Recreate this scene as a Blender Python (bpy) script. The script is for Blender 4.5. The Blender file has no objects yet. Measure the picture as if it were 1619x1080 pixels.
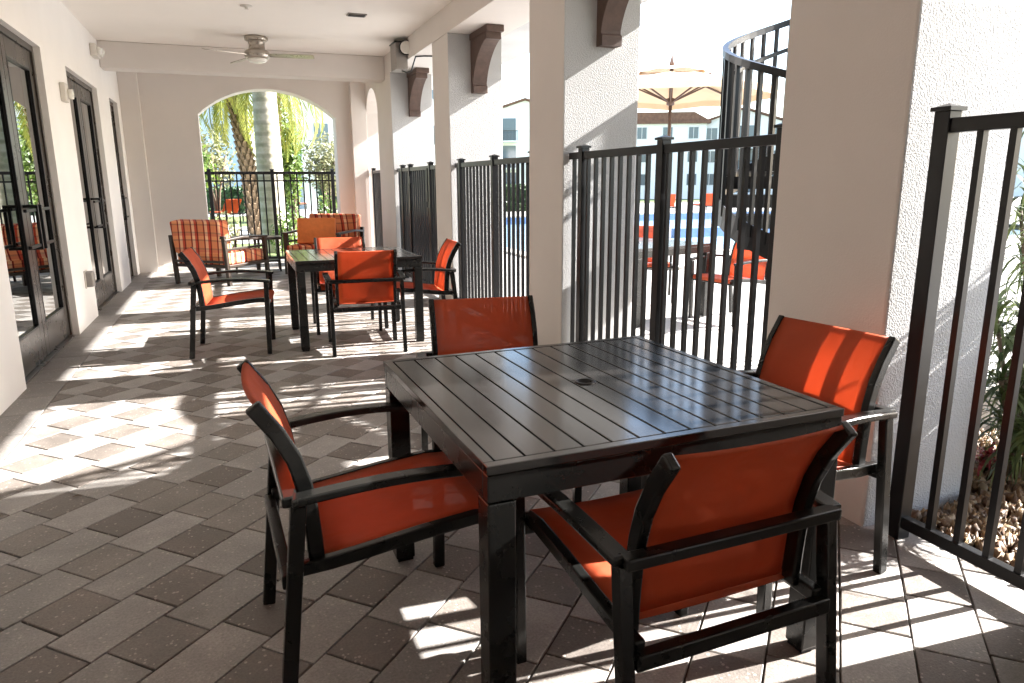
import bpy, bmesh, math, random
from mathutils import Vector, Matrix
PI = math.pi
R = math.radians
random.seed(7)
S = bpy.context.scene
COL = S.collection

# ------------------------------------------------------------------ camera
cam_d = bpy.data.cameras.new("camera")
cam = bpy.data.objects.new("camera", cam_d)
COL.objects.link(cam)
cam_d.sensor_width = 36.0
cam_d.lens = 25.08
cam_d.clip_start = 0.05
cam_d.clip_end = 2000
yaw, pitch, roll, CAMH = 0.3696, -0.2195, 0.0056, 1.3253
cy, sy, cp, sp = math.cos(yaw), math.sin(yaw), math.cos(pitch), math.sin(pitch)
a_right = Vector((cy, -sy, 0)); a_up = Vector((-sy*sp, -cy*sp, cp)); a_fwd = Vector((sy*cp, cy*cp, sp))
cr, sr = math.cos(roll), math.sin(roll)
right = a_right*cr - a_up*sr
up = a_right*sr + a_up*cr
cam.matrix_world = Matrix((
    (right.x, up.x, -a_fwd.x, 0), (right.y, up.y, -a_fwd.y, 0), (right.z, up.z, -a_fwd.z, CAMH), (0, 0, 0, 1)))
S.camera = cam

# ------------------------------------------------------------------ world, sun, exposure
SUN_TRAVEL = Vector((-1.0, 0.07, -0.60)).normalized()
to_sun = -SUN_TRAVEL
w = bpy.data.worlds.new("World"); S.world = w; w.use_nodes = True
nt = w.node_tree
bg = nt.nodes["Background"]
sky = nt.nodes.new("ShaderNodeTexSky"); sky.sky_type = 'NISHITA'; sky.sun_disc = False
sky.sun_elevation = math.asin(to_sun.z)
sky.sun_rotation = math.atan2(to_sun.x, to_sun.y)
sky.air_density = 1.0; sky.dust_density = 1.5; sky.ozone_density = 1.0
nt.links.new(sky.outputs[0], bg.inputs[0]); bg.inputs[1].default_value = 0.09
sun_d = bpy.data.lights.new("sun", 'SUN'); sun_d.energy = 5.0; sun_d.angle = R(0.5); sun_d.color = (1.0, 0.965, 0.92)
sun = bpy.data.objects.new("sun", sun_d); COL.objects.link(sun)
sun.rotation_euler = SUN_TRAVEL.to_track_quat('-Z', 'Y').to_euler(); sun.location = (20, -2, 14)
S.view_settings.view_transform = 'Standard'; S.view_settings.look = 'None'; S.view_settings.gamma = 1
S.view_settings.exposure = 2.92
try:
    S.cycles.max_bounces = 12; S.cycles.diffuse_bounces = 6; S.cycles.transparent_max_bounces = 16
    S.cycles.sample_clamp_indirect = 8
except Exception: pass

# ------------------------------------------------------------------ materials
def nodes_of(name):
    m = bpy.data.materials.new(name); m.use_nodes = True
    t = m.node_tree; b = t.nodes["Principled BSDF"]
    return m, t, b
def N(t, typ, **kw):
    n = t.nodes.new(typ)
    for k, v in kw.items():
        if k.startswith('i_'): n.inputs[k[2:].replace('_', ' ')].default_value = v
        else: setattr(n, k, v)
    return n
def mat(name, col, rough=0.6, metal=0.0, var=0.0, vscale=8.0, bump=0.0, bscale=60.0, spec=None, ior=None, rvar=0.0, coat=0.0):
    m, t, b = nodes_of(name)
    b.inputs['Base Color'].default_value = (*col, 1); b.inputs['Roughness'].default_value = rough
    b.inputs['Metallic'].default_value = metal
    if ior: b.inputs['IOR'].default_value = ior
    if spec is not None: b.inputs['Specular IOR Level'].default_value = spec
    if coat: b.inputs['Coat Weight'].default_value = coat; b.inputs['Coat Roughness'].default_value = 0.1
    tc = N(t, 'ShaderNodeTexCoord')
    if var or rvar:
        no = N(t, 'ShaderNodeTexNoise', i_Scale=vscale, i_Detail=6.0, i_Roughness=0.6)
        t.links.new(tc.outputs['Object'], no.inputs['Vector'])
        if var:
            mr = N(t, 'ShaderNodeMapRange'); mr.inputs['From Min'].default_value = 0.3; mr.inputs['From Max'].default_value = 0.7
            mr.inputs['To Min'].default_value = 1-var; mr.inputs['To Max'].default_value = 1+var
            t.links.new(no.outputs[0], mr.inputs['Value'])
            mx = N(t, 'ShaderNodeVectorMath', operation='SCALE'); mx.inputs[0].default_value = col
            t.links.new(mr.outputs[0], mx.inputs['Scale']); t.links.new(mx.outputs[0], b.inputs['Base Color'])
        if rvar:
            m2 = N(t, 'ShaderNodeMapRange'); m2.inputs['From Min'].default_value = 0.3; m2.inputs['From Max'].default_value = 0.7
            m2.inputs['To Min'].default_value = max(0.02, rough-rvar); m2.inputs['To Max'].default_value = rough+rvar
            t.links.new(no.outputs[0], m2.inputs['Value']); t.links.new(m2.outputs[0], b.inputs['Roughness'])
    if bump:
        nb = N(t, 'ShaderNodeTexNoise', i_Scale=bscale, i_Detail=5.0, i_Roughness=0.55)
        t.links.new(tc.outputs['Object'], nb.inputs['Vector'])
        bp = N(t, 'ShaderNodeBump', i_Strength=1.0, i_Distance=bump)
        t.links.new(nb.outputs[0], bp.inputs['Height']); t.links.new(bp.outputs[0], b.inputs['Normal'])
    return m
def stucco_mat():
    m, t, b = nodes_of('white_stucco')
    b.inputs['Roughness'].default_value = 0.9
    tc = N(t, 'ShaderNodeTexCoord')
    n1 = N(t, 'ShaderNodeTexNoise', i_Scale=120.0, i_Detail=5.0, i_Roughness=0.6, i_Distortion=0.6)
    v = N(t, 'ShaderNodeTexVoronoi', i_Scale=150.0); v.feature = 'SMOOTH_F1'
    n2 = N(t, 'ShaderNodeTexNoise', i_Scale=2.2, i_Detail=4.0)
    for n in (n1, v, n2): t.links.new(tc.outputs['Object'], n.inputs['Vector'])
    ad = N(t, 'ShaderNodeMath', operation='ADD'); t.links.new(n1.outputs[0], ad.inputs[0])
    mu = N(t, 'ShaderNodeMath', operation='MULTIPLY'); t.links.new(v.outputs['Distance'], mu.inputs[0]); mu.inputs[1].default_value = 0.5
    t.links.new(mu.outputs[0], ad.inputs[1])
    bp = N(t, 'ShaderNodeBump', i_Strength=1.0, i_Distance=0.0065); t.links.new(ad.outputs[0], bp.inputs['Height'])
    t.links.new(bp.outputs[0], b.inputs['Normal'])
    cr_ = N(t, 'ShaderNodeMapRange'); cr_.inputs['From Min'].default_value = .3; cr_.inputs['From Max'].default_value = .7
    cr_.inputs['To Min'].default_value = .92; cr_.inputs['To Max'].default_value = 1.05; t.links.new(n2.outputs[0], cr_.inputs['Value'])
    sc = N(t, 'ShaderNodeVectorMath', operation='SCALE'); sc.inputs[0].default_value = (.48, .478, .475)
    t.links.new(cr_.outputs[0], sc.inputs['Scale']); t.links.new(sc.outputs[0], b.inputs['Base Color'])
    return m
def paver_mat():
    m, t, b = nodes_of('concrete_paver')
    at = N(t, 'ShaderNodeVertexColor'); at.layer_name = 'tone'
    tc = N(t, 'ShaderNodeTexCoord')
    n1 = N(t, 'ShaderNodeTexNoise', i_Scale=9.0, i_Detail=8.0, i_Roughness=0.65)
    n2 = N(t, 'ShaderNodeTexNoise', i_Scale=120.0, i_Detail=3.0, i_Roughness=0.7)
    v = N(t, 'ShaderNodeTexVoronoi', i_Scale=75.0); v.inputs['Randomness'].default_value = 1.0
    for n in (n1, n2, v): t.links.new(tc.outputs['Object'], n.inputs['Vector'])
    r1 = N(t, 'ShaderNodeMapRange'); r1.inputs['From Min'].default_value = .3; r1.inputs['From Max'].default_value = .7
    r1.inputs['To Min'].default_value = .82; r1.inputs['To Max'].default_value = 1.15; t.links.new(n1.outputs[0], r1.inputs['Value'])
    r2 = N(t, 'ShaderNodeMapRange'); r2.inputs['From Min'].default_value = .3; r2.inputs['From Max'].default_value = .7
    r2.inputs['To Min'].default_value = .78; r2.inputs['To Max'].default_value = 1.2; t.links.new(n2.outputs[0], r2.inputs['Value'])
    mm = N(t, 'ShaderNodeMath', operation='MULTIPLY'); t.links.new(r1.outputs[0], mm.inputs[0]); t.links.new(r2.outputs[0], mm.inputs[1])
    n4 = N(t, 'ShaderNodeTexNoise', i_Scale=1.6, i_Detail=6.0, i_Roughness=.7, i_Distortion=.8); t.links.new(tc.outputs['Object'], n4.inputs['Vector'])
    r4 = N(t, 'ShaderNodeMapRange'); r4.inputs['From Min'].default_value = .35; r4.inputs['From Max'].default_value = .65
    r4.inputs['To Min'].default_value = .80; r4.inputs['To Max'].default_value = 1.10; t.links.new(n4.outputs[0], r4.inputs['Value'])
    m4 = N(t, 'ShaderNodeMath', operation='MULTIPLY'); t.links.new(mm.outputs[0], m4.inputs[0]); t.links.new(r4.outputs[0], m4.inputs[1]); mm = m4
    sc = N(t, 'ShaderNodeVectorMath', operation='SCALE'); t.links.new(at.outputs[0], sc.inputs[0]); t.links.new(mm.outputs[0], sc.inputs['Scale'])
    # pale aggregate flecks: a few voronoi cells, small
    sep = N(t, 'ShaderNodeSeparateColor'); t.links.new(v.outputs['Color'], sep.inputs[0])
    g1 = N(t, 'ShaderNodeMath', operation='GREATER_THAN'); t.links.new(sep.outputs[0], g1.inputs[0]); g1.inputs[1].default_value = 0.66
    sz = N(t, 'ShaderNodeMath', operation='MULTIPLY'); t.links.new(sep.outputs[1], sz.inputs[0]); sz.inputs[1].default_value = 0.42
    g2 = N(t, 'ShaderNodeMath', operation='LESS_THAN'); t.links.new(v.outputs['Distance'], g2.inputs[0]); t.links.new(sz.outputs[0], g2.inputs[1])
    g = N(t, 'ShaderNodeMath', operation='MULTIPLY'); t.links.new(g1.outputs[0], g.inputs[0]); t.links.new(g2.outputs[0], g.inputs[1])
    gm = N(t, 'ShaderNodeMath', operation='MULTIPLY'); t.links.new(g.outputs[0], gm.inputs[0]); gm.inputs[1].default_value = .5
    mx = N(t, 'ShaderNodeMix', data_type='RGBA'); t.links.new(gm.outputs[0], mx.inputs[0]); t.links.new(sc.outputs[0], mx.inputs[6])
    mx.inputs[7].default_value = (.52, .46, .40, 1)
    t.links.new(mx.outputs[2], b.inputs['Base Color'])
    rr = N(t, 'ShaderNodeMapRange'); rr.inputs['From Min'].default_value = .3; rr.inputs['From Max'].default_value = .7
    rr.inputs['To Min'].default_value = .42; rr.inputs['To Max'].default_value = .7; t.links.new(n1.outputs[0], rr.inputs['Value'])
    t.links.new(rr.outputs[0], b.inputs['Roughness'])
    bp = N(t, 'ShaderNodeBump', i_Strength=.6, i_Distance=.0025); t.links.new(n2.outputs[0], bp.inputs['Height']); t.links.new(bp.outputs[0], b.inputs['Normal'])
    return m
def sling_mat():
    m, t, b = nodes_of('orange_sling_mesh')
    out = t.nodes['Material Output']
    tc = N(t, 'ShaderNodeTexCoord')
    wv = N(t, 'ShaderNodeTexNoise', i_Scale=260.0, i_Detail=2.0); t.links.new(tc.outputs['Object'], wv.inputs['Vector'])
    n1 = N(t, 'ShaderNodeTexNoise', i_Scale=5.0, i_Detail=5.0); t.links.new(tc.outputs['Object'], n1.inputs['Vector'])
    r1 = N(t, 'ShaderNodeMapRange'); r1.inputs['From Min'].default_value = .3; r1.inputs['From Max'].default_value = .7
    r1.inputs['To Min'].default_value = .86; r1.inputs['To Max'].default_value = 1.12; t.links.new(n1.outputs[0], r1.inputs['Value'])
    sc = N(t, 'ShaderNodeVectorMath', operation='SCALE'); sc.inputs[0].default_value = (.54, .092, .027); t.links.new(r1.outputs[0], sc.inputs['Scale'])
    t.links.new(sc.outputs[0], b.inputs['Base Color'])
    b.inputs['Roughness'].default_value = .65
    n3 = N(t, 'ShaderNodeTexNoise', i_Scale=4.5, i_Detail=3.0, i_Distortion=1.2); t.links.new(tc.outputs['Object'], n3.inputs['Vector'])
    b0 = N(t, 'ShaderNodeBump', i_Strength=.6, i_Distance=.02); t.links.new(n3.outputs[0], b0.inputs['Height'])
    bp = N(t, 'ShaderNodeBump', i_Strength=.5, i_Distance=.001); t.links.new(wv.outputs[0], bp.inputs['Height']); t.links.new(b0.outputs[0], bp.inputs['Normal']); t.links.new(bp.outputs[0], b.inputs['Normal'])
    tr = N(t, 'ShaderNodeBsdfTranslucent'); t.links.new(sc.outputs[0], tr.inputs[0])
    m1 = N(t, 'ShaderNodeMixShader', i_Fac=.42); t.links.new(b.outputs[0], m1.inputs[1]); t.links.new(tr.outputs[0], m1.inputs[2])
    tp = N(t, 'ShaderNodeBsdfTransparent')
    m2 = N(t, 'ShaderNodeMixShader', i_Fac=.11); t.links.new(m1.outputs[0], m2.inputs[1]); t.links.new(tp.outputs[0], m2.inputs[2])
    t.links.new(m2.outputs[0], out.inputs[0])
    return m
def plaid_mat():
    m, t, b = nodes_of('plaid_cushion_fabric')
    tc = N(t, 'ShaderNodeTexCoord'); sp_ = N(t, 'ShaderNodeSeparateXYZ'); t.links.new(tc.outputs['Object'], sp_.inputs[0])
    def stripes(sock, period, phase=0.0):
        a = N(t, 'ShaderNodeMath', operation='MULTIPLY_ADD'); t.links.new(sock, a.inputs[0]); a.inputs[1].default_value = 1/period; a.inputs[2].default_value = phase+20
        f = N(t, 'ShaderNodeMath', operation='FRACT'); t.links.new(a.outputs[0], f.inputs[0])
        r = N(t, 'ShaderNodeValToRGB'); r.color_ramp.interpolation = 'CONSTANT'; t.links.new(f.outputs[0], r.inputs[0])
        e = r.color_ramp.elements
        e[0].position = 0; e[0].color = (.78, .36, .18, 1)
        e[1].position = .42; e[1].color = (.26, .018, .014, 1)
        for p_, c in ((.52, (.92, .66, .44, 1)), (.74, (.60, .10, .05, 1)), (.90, (.22, .015, .012, 1))):
            q = e.new(p_); q.color = c
        return r
    su = N(t, 'ShaderNodeMath', operation='MULTIPLY_ADD'); t.links.new(sp_.outputs['Y'], su.inputs[0]); su.inputs[2].default_value = 0; su.inputs[1].default_value = .35; t.links.new(sp_.outputs['Z'], su.inputs[2])
    sx_ = N(t, 'ShaderNodeMath', operation='ADD'); t.links.new(sp_.outputs['X'], sx_.inputs[0]); t.links.new(sp_.outputs['Y'], sx_.inputs[1])
    s1 = stripes(sx_.outputs[0], .21); s2 = stripes(su.outputs[0], .20, .3)
    mx = N(t, 'ShaderNodeMix', data_type='RGBA'); mx.blend_type = 'MULTIPLY'; mx.inputs[0].default_value = .55
    t.links.new(s1.outputs[0], mx.inputs[6]); t.links.new(s2.outputs[0], mx.inputs[7]); t.links.new(mx.outputs[2], b.inputs['Base Color'])
    b.inputs['Roughness'].default_value = .9
    return m
def leaf_mat(name, c1, c2, trans=.3, scale=3.0):
    m, t, b = nodes_of(name); out = t.nodes['Material Output']
    tc = N(t, 'ShaderNodeTexCoord'); no = N(t, 'ShaderNodeTexNoise', i_Scale=scale, i_Detail=4.0); t.links.new(tc.outputs['Object'], no.inputs['Vector'])
    r = N(t, 'ShaderNodeValToRGB'); r.color_ramp.elements[0].position = .35; r.color_ramp.elements[1].position = .65
    r.color_ramp.elements[0].color = (*c1, 1); r.color_ramp.elements[1].color = (*c2, 1)
    t.links.new(no.outputs[0], r.inputs[0]); t.links.new(r.outputs[0], b.inputs['Base Color']); b.inputs['Roughness'].default_value = .45
    tr = N(t, 'ShaderNodeBsdfTranslucent'); t.links.new(r.outputs[0], tr.inputs[0])
    mx = N(t, 'ShaderNodeMixShader', i_Fac=trans); t.links.new(b.outputs[0], mx.inputs[1]); t.links.new(tr.outputs[0], mx.inputs[2]); t.links.new(mx.outputs[0], out.inputs[0])
    return m
def bark_mat():
    m, t, b = nodes_of('banded_grey_palm_bark'); b.inputs['Roughness'].default_value = .9
    tc = N(t, 'ShaderNodeTexCoord'); mp = N(t, 'ShaderNodeMapping'); mp.inputs['Scale'].default_value = (.6, .6, 1.0); t.links.new(tc.outputs['Object'], mp.inputs[0])
    wv = N(t, 'ShaderNodeTexWave', i_Scale=1.5, i_Distortion=1.6, i_Detail=3.0); wv.bands_direction = 'Z'; t.links.new(mp.outputs[0], wv.inputs['Vector'])
    no = N(t, 'ShaderNodeTexNoise', i_Scale=7.0, i_Detail=6.0, i_Roughness=.65); t.links.new(tc.outputs['Object'], no.inputs['Vector'])
    r = N(t, 'ShaderNodeValToRGB'); r.color_ramp.elements[0].color = (.30, .275, .22, 1); r.color_ramp.elements[1].color = (.42, .38, .32, 1); r.color_ramp.elements[0].position = .1; r.color_ramp.elements[1].position = .5
    t.links.new(wv.outputs['Fac'], r.inputs[0])
    mx = N(t, 'ShaderNodeMix', data_type='RGBA'); mx.blend_type = 'MULTIPLY'; mx.inputs[0].default_value = .8; t.links.new(r.outputs[0], mx.inputs[6])
    r2 = N(t, 'ShaderNodeValToRGB'); r2.color_ramp.elements[0].color = (.62, .66, .5, 1); r2.color_ramp.elements[0].position = .35; r2.color_ramp.elements[1].position = .6; t.links.new(no.outputs[0], r2.inputs[0]); t.links.new(r2.outputs[0], mx.inputs[7])
    t.links.new(mx.outputs[2], b.inputs['Base Color'])
    return m
M = dict(
    wallp=mat('lit_wall_paint', (.82, .79, .755), .85, var=.03, vscale=1.5, bump=.0012, bscale=140),  # same paint as the other walls, lightened to stand for stronger light
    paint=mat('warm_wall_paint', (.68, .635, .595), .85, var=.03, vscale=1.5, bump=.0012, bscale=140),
    ceiling=mat('ceiling_paint', (.88, .835, .785), .9, var=.02, vscale=1.2, bump=.001, bscale=160),
    stucco=stucco_mat(), paver=paver_mat(), mortar=mat('paver_joint_sand', (.07, .058, .048), .95, var=.2, vscale=30),
    black=mat('black_powder_coat', (.006, .006, .007), .34, rvar=.03, vscale=5, spec=.4),
    table=mat('dark_table_slats', (.011, .010, .0095), .15, rvar=.035, vscale=5, var=.2, spec=.7),
    chairm=mat('chair_black_frame', (.007, .007, .0065), .27, rvar=.02, vscale=6, spec=.4),
    sling=sling_mat(), plaid=plaid_mat(),
    bronze=mat('dark_bronze_door_frame', (.075, .064, .055), .28, metal=.45, rvar=.02, vscale=3),
    glass=mat('tinted_door_glass', (.34, .36, .36), .008, metal=1.0),
    wood=mat('brown_stained_wood', (.085, .05, .038), .6, var=.25, vscale=14, bump=.001, bscale=50),
    nickel=mat('brushed_nickel', (.42, .38, .33), .32, metal=.9, rvar=.08, vscale=30),
    whiteplastic=mat('white_plastic', (.62, .58, .52), .5), greymetal=mat('grey_metal_box', (.26, .24, .22), .45, metal=.3, var=.1),
    lamp=mat('frosted_lamp_glass', (.8, .78, .72), .25),
    sofa=mat('brown_lounge_frame', (.028, .019, .014), .35),
    pillow=mat('orange_pillow_fabric', (.72, .20, .05), .85, var=.08, vscale=20, bump=.0006, bscale=250),
    canvas=mat('beige_canvas', (.62, .47, .33), .85, var=.05, vscale=6),
    deck=mat('pale_pool_deck', (.36, .345, .325), .8, var=.08, vscale=1.5, bump=.001, bscale=80),
    curb=mat('pale_kerb', (.52, .49, .44), .8, var=.1, vscale=6, bump=.001, bscale=70),
    water=mat('pool_water_surface', (.34, .47, .55), .05, var=.1, vscale=1.5, bump=.01, bscale=5),
    tile=mat('pool_blue_tile', (.10, .17, .32), .3, var=.2, vscale=12),
    soil=mat('dark_planter_soil', (.07, .048, .032), .95, var=.3, vscale=12, bump=.01, bscale=20),
    lawn=mat('lawn_grass', (.10, .14, .04), .9, var=.3, vscale=3, bump=.02, bscale=40),
    bwhite=mat('white_house_render', (.80, .80, .80), .85, var=.03, vscale=.6), bblue=mat('pale_blue_house_render', (.50, .60, .74), .85, var=.03, vscale=.6),
    roof=mat('brown_roof_tiles', (.16, .08, .05), .8, var=.3, vscale=3, bump=.03, bscale=6),
    bglass=mat('house_window_glass', (.06, .10, .13), .06, ior=1.8), bframe=mat('white_window_frame', (.7, .7, .7), .6),
    bark=bark_mat(),
    scale=mat('date_palm_leaf_bases', (.21, .145, .09), .9, var=.45, vscale=9, bump=.006, bscale=30),
    trunk=mat('brown_tree_bark', (.12, .085, .06), .9, var=.3, vscale=8),
    frond=leaf_mat('date_palm_frond', (.22, .27, .05), (.40, .38, .08), .4), leafg=leaf_mat('fresh_green_leaves', (.06, .12, .02), (.17, .24, .04), .35, 2.0),
    leafd=leaf_mat('dark_hedge_leaves', (.02, .06, .02), (.05, .10, .03), .2, 3.0), leafo=leaf_mat('olive_leaves', (.13, .14, .06), (.26, .25, .12), .3, 3.0),
    dracaena=leaf_mat('strappy_dark_leaves', (.03, .055, .018), (.12, .15, .05), .25, 9.0), redleaf=leaf_mat('red_leaves', (.20, .015, .02), (.32, .04, .05), .3, 9.0),
)
def gravel_mat():
    m, t, b = nodes_of('brown_river_pebbles')
    at = N(t, 'ShaderNodeVertexColor'); at.layer_name = 'tone'; t.links.new(at.outputs[0], b.inputs['Base Color']); b.inputs['Roughness'].default_value = .6
    return m
M['gravel'] = gravel_mat()

# ------------------------------------------------------------------ mesh builders
class MB:
    def __init__(s): s.bm = bmesh.new(); s.sm = []; s.mi = 0
    def v(s, p): return s.bm.verts.new(p)
    def f(s, vs, smooth=False, mi=None):
        try: f = s.bm.faces.new(vs)
        except ValueError: return None
        f.smooth = smooth; f.material_index = s.mi if mi is None else mi
        return f
    def box(s, x0, x1, y0, y1, z0, z1, mi=None):
        p = [s.v(c) for c in ((x0,y0,z0),(x1,y0,z0),(x1,y1,z0),(x0,y1,z0),(x0,y0,z1),(x1,y0,z1),(x1,y1,z1),(x0,y1,z1))]
        fs = [s.f([p[i] for i in q], False, mi) for q in ((3,2,1,0),(4,5,6,7),(0,1,5,4),(1,2,6,5),(2,3,7,6),(3,0,4,7))]
        return fs   # bottom, top, -y, +x, +y, -x
    def obox(s, c, sx, sy_, sz, rot=None):
        rot = rot or Matrix.Identity(3); c = Vector(c)
        p = [s.v(c + rot @ Vector((a*sx/2, b*sy_/2, d*sz/2))) for d in (-1,1) for (a,b) in ((-1,-1),(1,-1),(1,1),(-1,1))]
        for q in ((3,2,1,0),(4,5,6,7),(0,1,5,4),(1,2,6,5),(2,3,7,6),(3,0,4,7)): s.f([p[i] for i in q])
        return p
    def bar(s, a, b, w_, h, side=(1,0,0)):
        s.sweep([a, b], w_, h, side)
    def sweep(s, pts, w_, h, side=(0,0,1), closed=False, prof=None, smooth=False):
        """sweep a profile along pts; first profile axis = side (width w_), second = across (h)"""
        pts = [Vector(p) for p in pts]; side = Vector(side).normalized(); n = len(pts)
        prof = prof or [(-w_/2,-h/2),(w_/2,-h/2),(w_/2,h/2),(-w_/2,h/2)]
        rings = []
        for i, p in enumerate(pts):
            if closed: d0 = (p-pts[i-1]).normalized(); d1 = (pts[(i+1) % n]-p).normalized()
            else:
                d0 = (p-pts[i-1]).normalized() if i > 0 else None
                d1 = (pts[i+1]-p).normalized() if i < n-1 else None
                d0 = d0 or d1; d1 = d1 or d0
            t = (d0+d1).normalized(); k = 1/max(.4, t.dot(d0))
            nn = side.cross(t)
            if nn.length < 1e-4: nn = Vector((0,1,0)).cross(t)
            nn.normalize(); sd = t.cross(nn).normalized() if abs(side.dot(t)) > .02 else side
            rings.append([s.v(p + sd*a + nn*b*k) for a, b in prof])
        m = len(prof)
        for i in range(n if closed else n-1):
            A, B = rings[i], rings[(i+1) % n]
            for j in range(m): s.f([A[j], A[(j+1) % m], B[(j+1) % m], B[j]], smooth)
        if not closed: s.f(list(reversed(rings[0]))); s.f(rings[-1])
    def tube(s, pts, r, seg=10, side=(0,0,1), closed=False):
        s.sweep(pts, 0, 0, side, closed, [(r*math.cos(2*PI*i/seg), r*math.sin(2*PI*i/seg)) for i in range(seg)], True)
    def lathe(s, prof, seg=24, c=(0,0,0), cap=True, wob=None):
        c = Vector(c); rings = []
        for k, (r, z) in enumerate(prof):
            rings.append([s.v(c + Vector((r*math.cos(2*PI*i/seg), r*math.sin(2*PI*i/seg), z)) + (wob(z) if wob else Vector())) for i in range(seg)])
        for a, b in zip(rings, rings[1:]):
            for i in range(seg): s.f([a[i], a[(i+1) % seg], b[(i+1) % seg], b[i]], True)
        if cap: s.f(list(reversed(rings[0]))); s.f(rings[-1])
    def prism(s, poly, axis, a, b, mi=None):
        """extrude a closed 2-D outline along an axis between a and b (axis 0: poly=(y,z), 1: (x,z), 2: (x,y))"""
        mk = {0: lambda p, t: (t, p[0], p[1]), 1: lambda p, t: (p[0], t, p[1]), 2: lambda p, t: (p[0], p[1], t)}[axis]
        A = [s.v(mk(p, a)) for p in poly]; B = [s.v(mk(p, b)) for p in poly]
        n = len(poly)
        fa = s.f(A, False, mi); fb = s.f(list(reversed(B)), False, mi)
        for i in range(n): s.f([A[i], B[i], B[(i+1) % n], A[(i+1) % n]], False, mi)
        bmesh.ops.triangulate(s.bm, faces=[f for f in (fa, fb) if f])
    def blob(s, c, rx, ry, rz, seed=0, amp=.15, sub=2):
        g = bmesh.ops.create_icosphere(s.bm, subdivisions=sub, radius=1.0)
        rnd = random.Random(seed); ph = [rnd.uniform(0, 6) for _ in range(6)]
        for v in g['verts']:
            p = v.co.copy(); k = 1 + amp*(math.sin(3*p.x+ph[0])*math.sin(3*p.y+ph[1])+math.sin(4*p.z+ph[2])*.5)
            v.co = Vector((c[0]+p.x*rx*k, c[1]+p.y*ry*k, c[2]+p.z*rz*k))
            for f in v.link_faces: f.smooth = True
    def build(s, name, mats, parent=None, bevel=0.0, seg=2, subsurf=0, solid=0.0, recalc=True):
        if recalc: bmesh.ops.recalc_face_normals(s.bm, faces=s.bm.faces[:])
        me = bpy.data.meshes.new(name); s.bm.to_mesh(me); s.bm.free()
        for m in (mats if isinstance(mats, (list, tuple)) else [mats]): me.materials.append(m)
        o = bpy.data.objects.new(name, me); COL.objects.link(o)
        if parent: o.parent = parent
        if solid: md = o.modifiers.new('solid', 'SOLIDIFY'); md.thickness = solid; md.offset = 0
        if subsurf: md = o.modifiers.new('sub', 'SUBSURF'); md.levels = subsurf; md.render_levels = subsurf
        if bevel: md = o.modifiers.new('bev', 'BEVEL'); md.width = bevel; md.segments = seg; md.limit_method = 'ANGLE'; md.angle_limit = R(40)
        return o
def thing(name, label, cat, loc=(0,0,0), rz=0.0, group=None):
    o = bpy.data.objects.new(name, None); COL.objects.link(o); o.empty_display_size = .2
    o.location = loc; o.rotation_euler = (0,0,rz); o['label'] = label; o['category'] = cat
    if group: o['group'] = group
    return o
def tag(o, label, cat, group=None):
    o['label'] = label; o['category'] = cat
    if group: o['group'] = group
    return o
def struct(o): o['kind'] = 'structure'; return o
def dup(root, loc, rz, label, group=None):
    r = root.copy(); COL.objects.link(r); r.location = loc; r.rotation_euler = (0,0,rz); r['label'] = label
    if group: r['group'] = group
    for ch in list(root.children):
        c = ch.copy(); COL.objects.link(c); c.parent = r
        for g in list(ch.children):
            d = g.copy(); COL.objects.link(d); d.parent = c
    return r
def box_obj(name, m, parent, *b, bevel=0.0):
    k = MB(); k.box(*b); return k.build(name, m, parent, bevel)

# ------------------------------------------------------------------ measures of the walkway (metres)
XL, XR, XO = -1.366, 2.203, 2.80
ZC, ZM, ZA, ZD = 3.07, 2.75, 2.815, 2.448
YB, YM = 12.33, 10.63
PILLARS = [(.52, 1.17), (1.90, 2.52), (4.685, 5.30), (7.47, 8.07), (10.296, 11.28)]  # first pillar is out of view, placed to shade the near floor
XF, ZF = 2.27, 1.526

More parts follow.
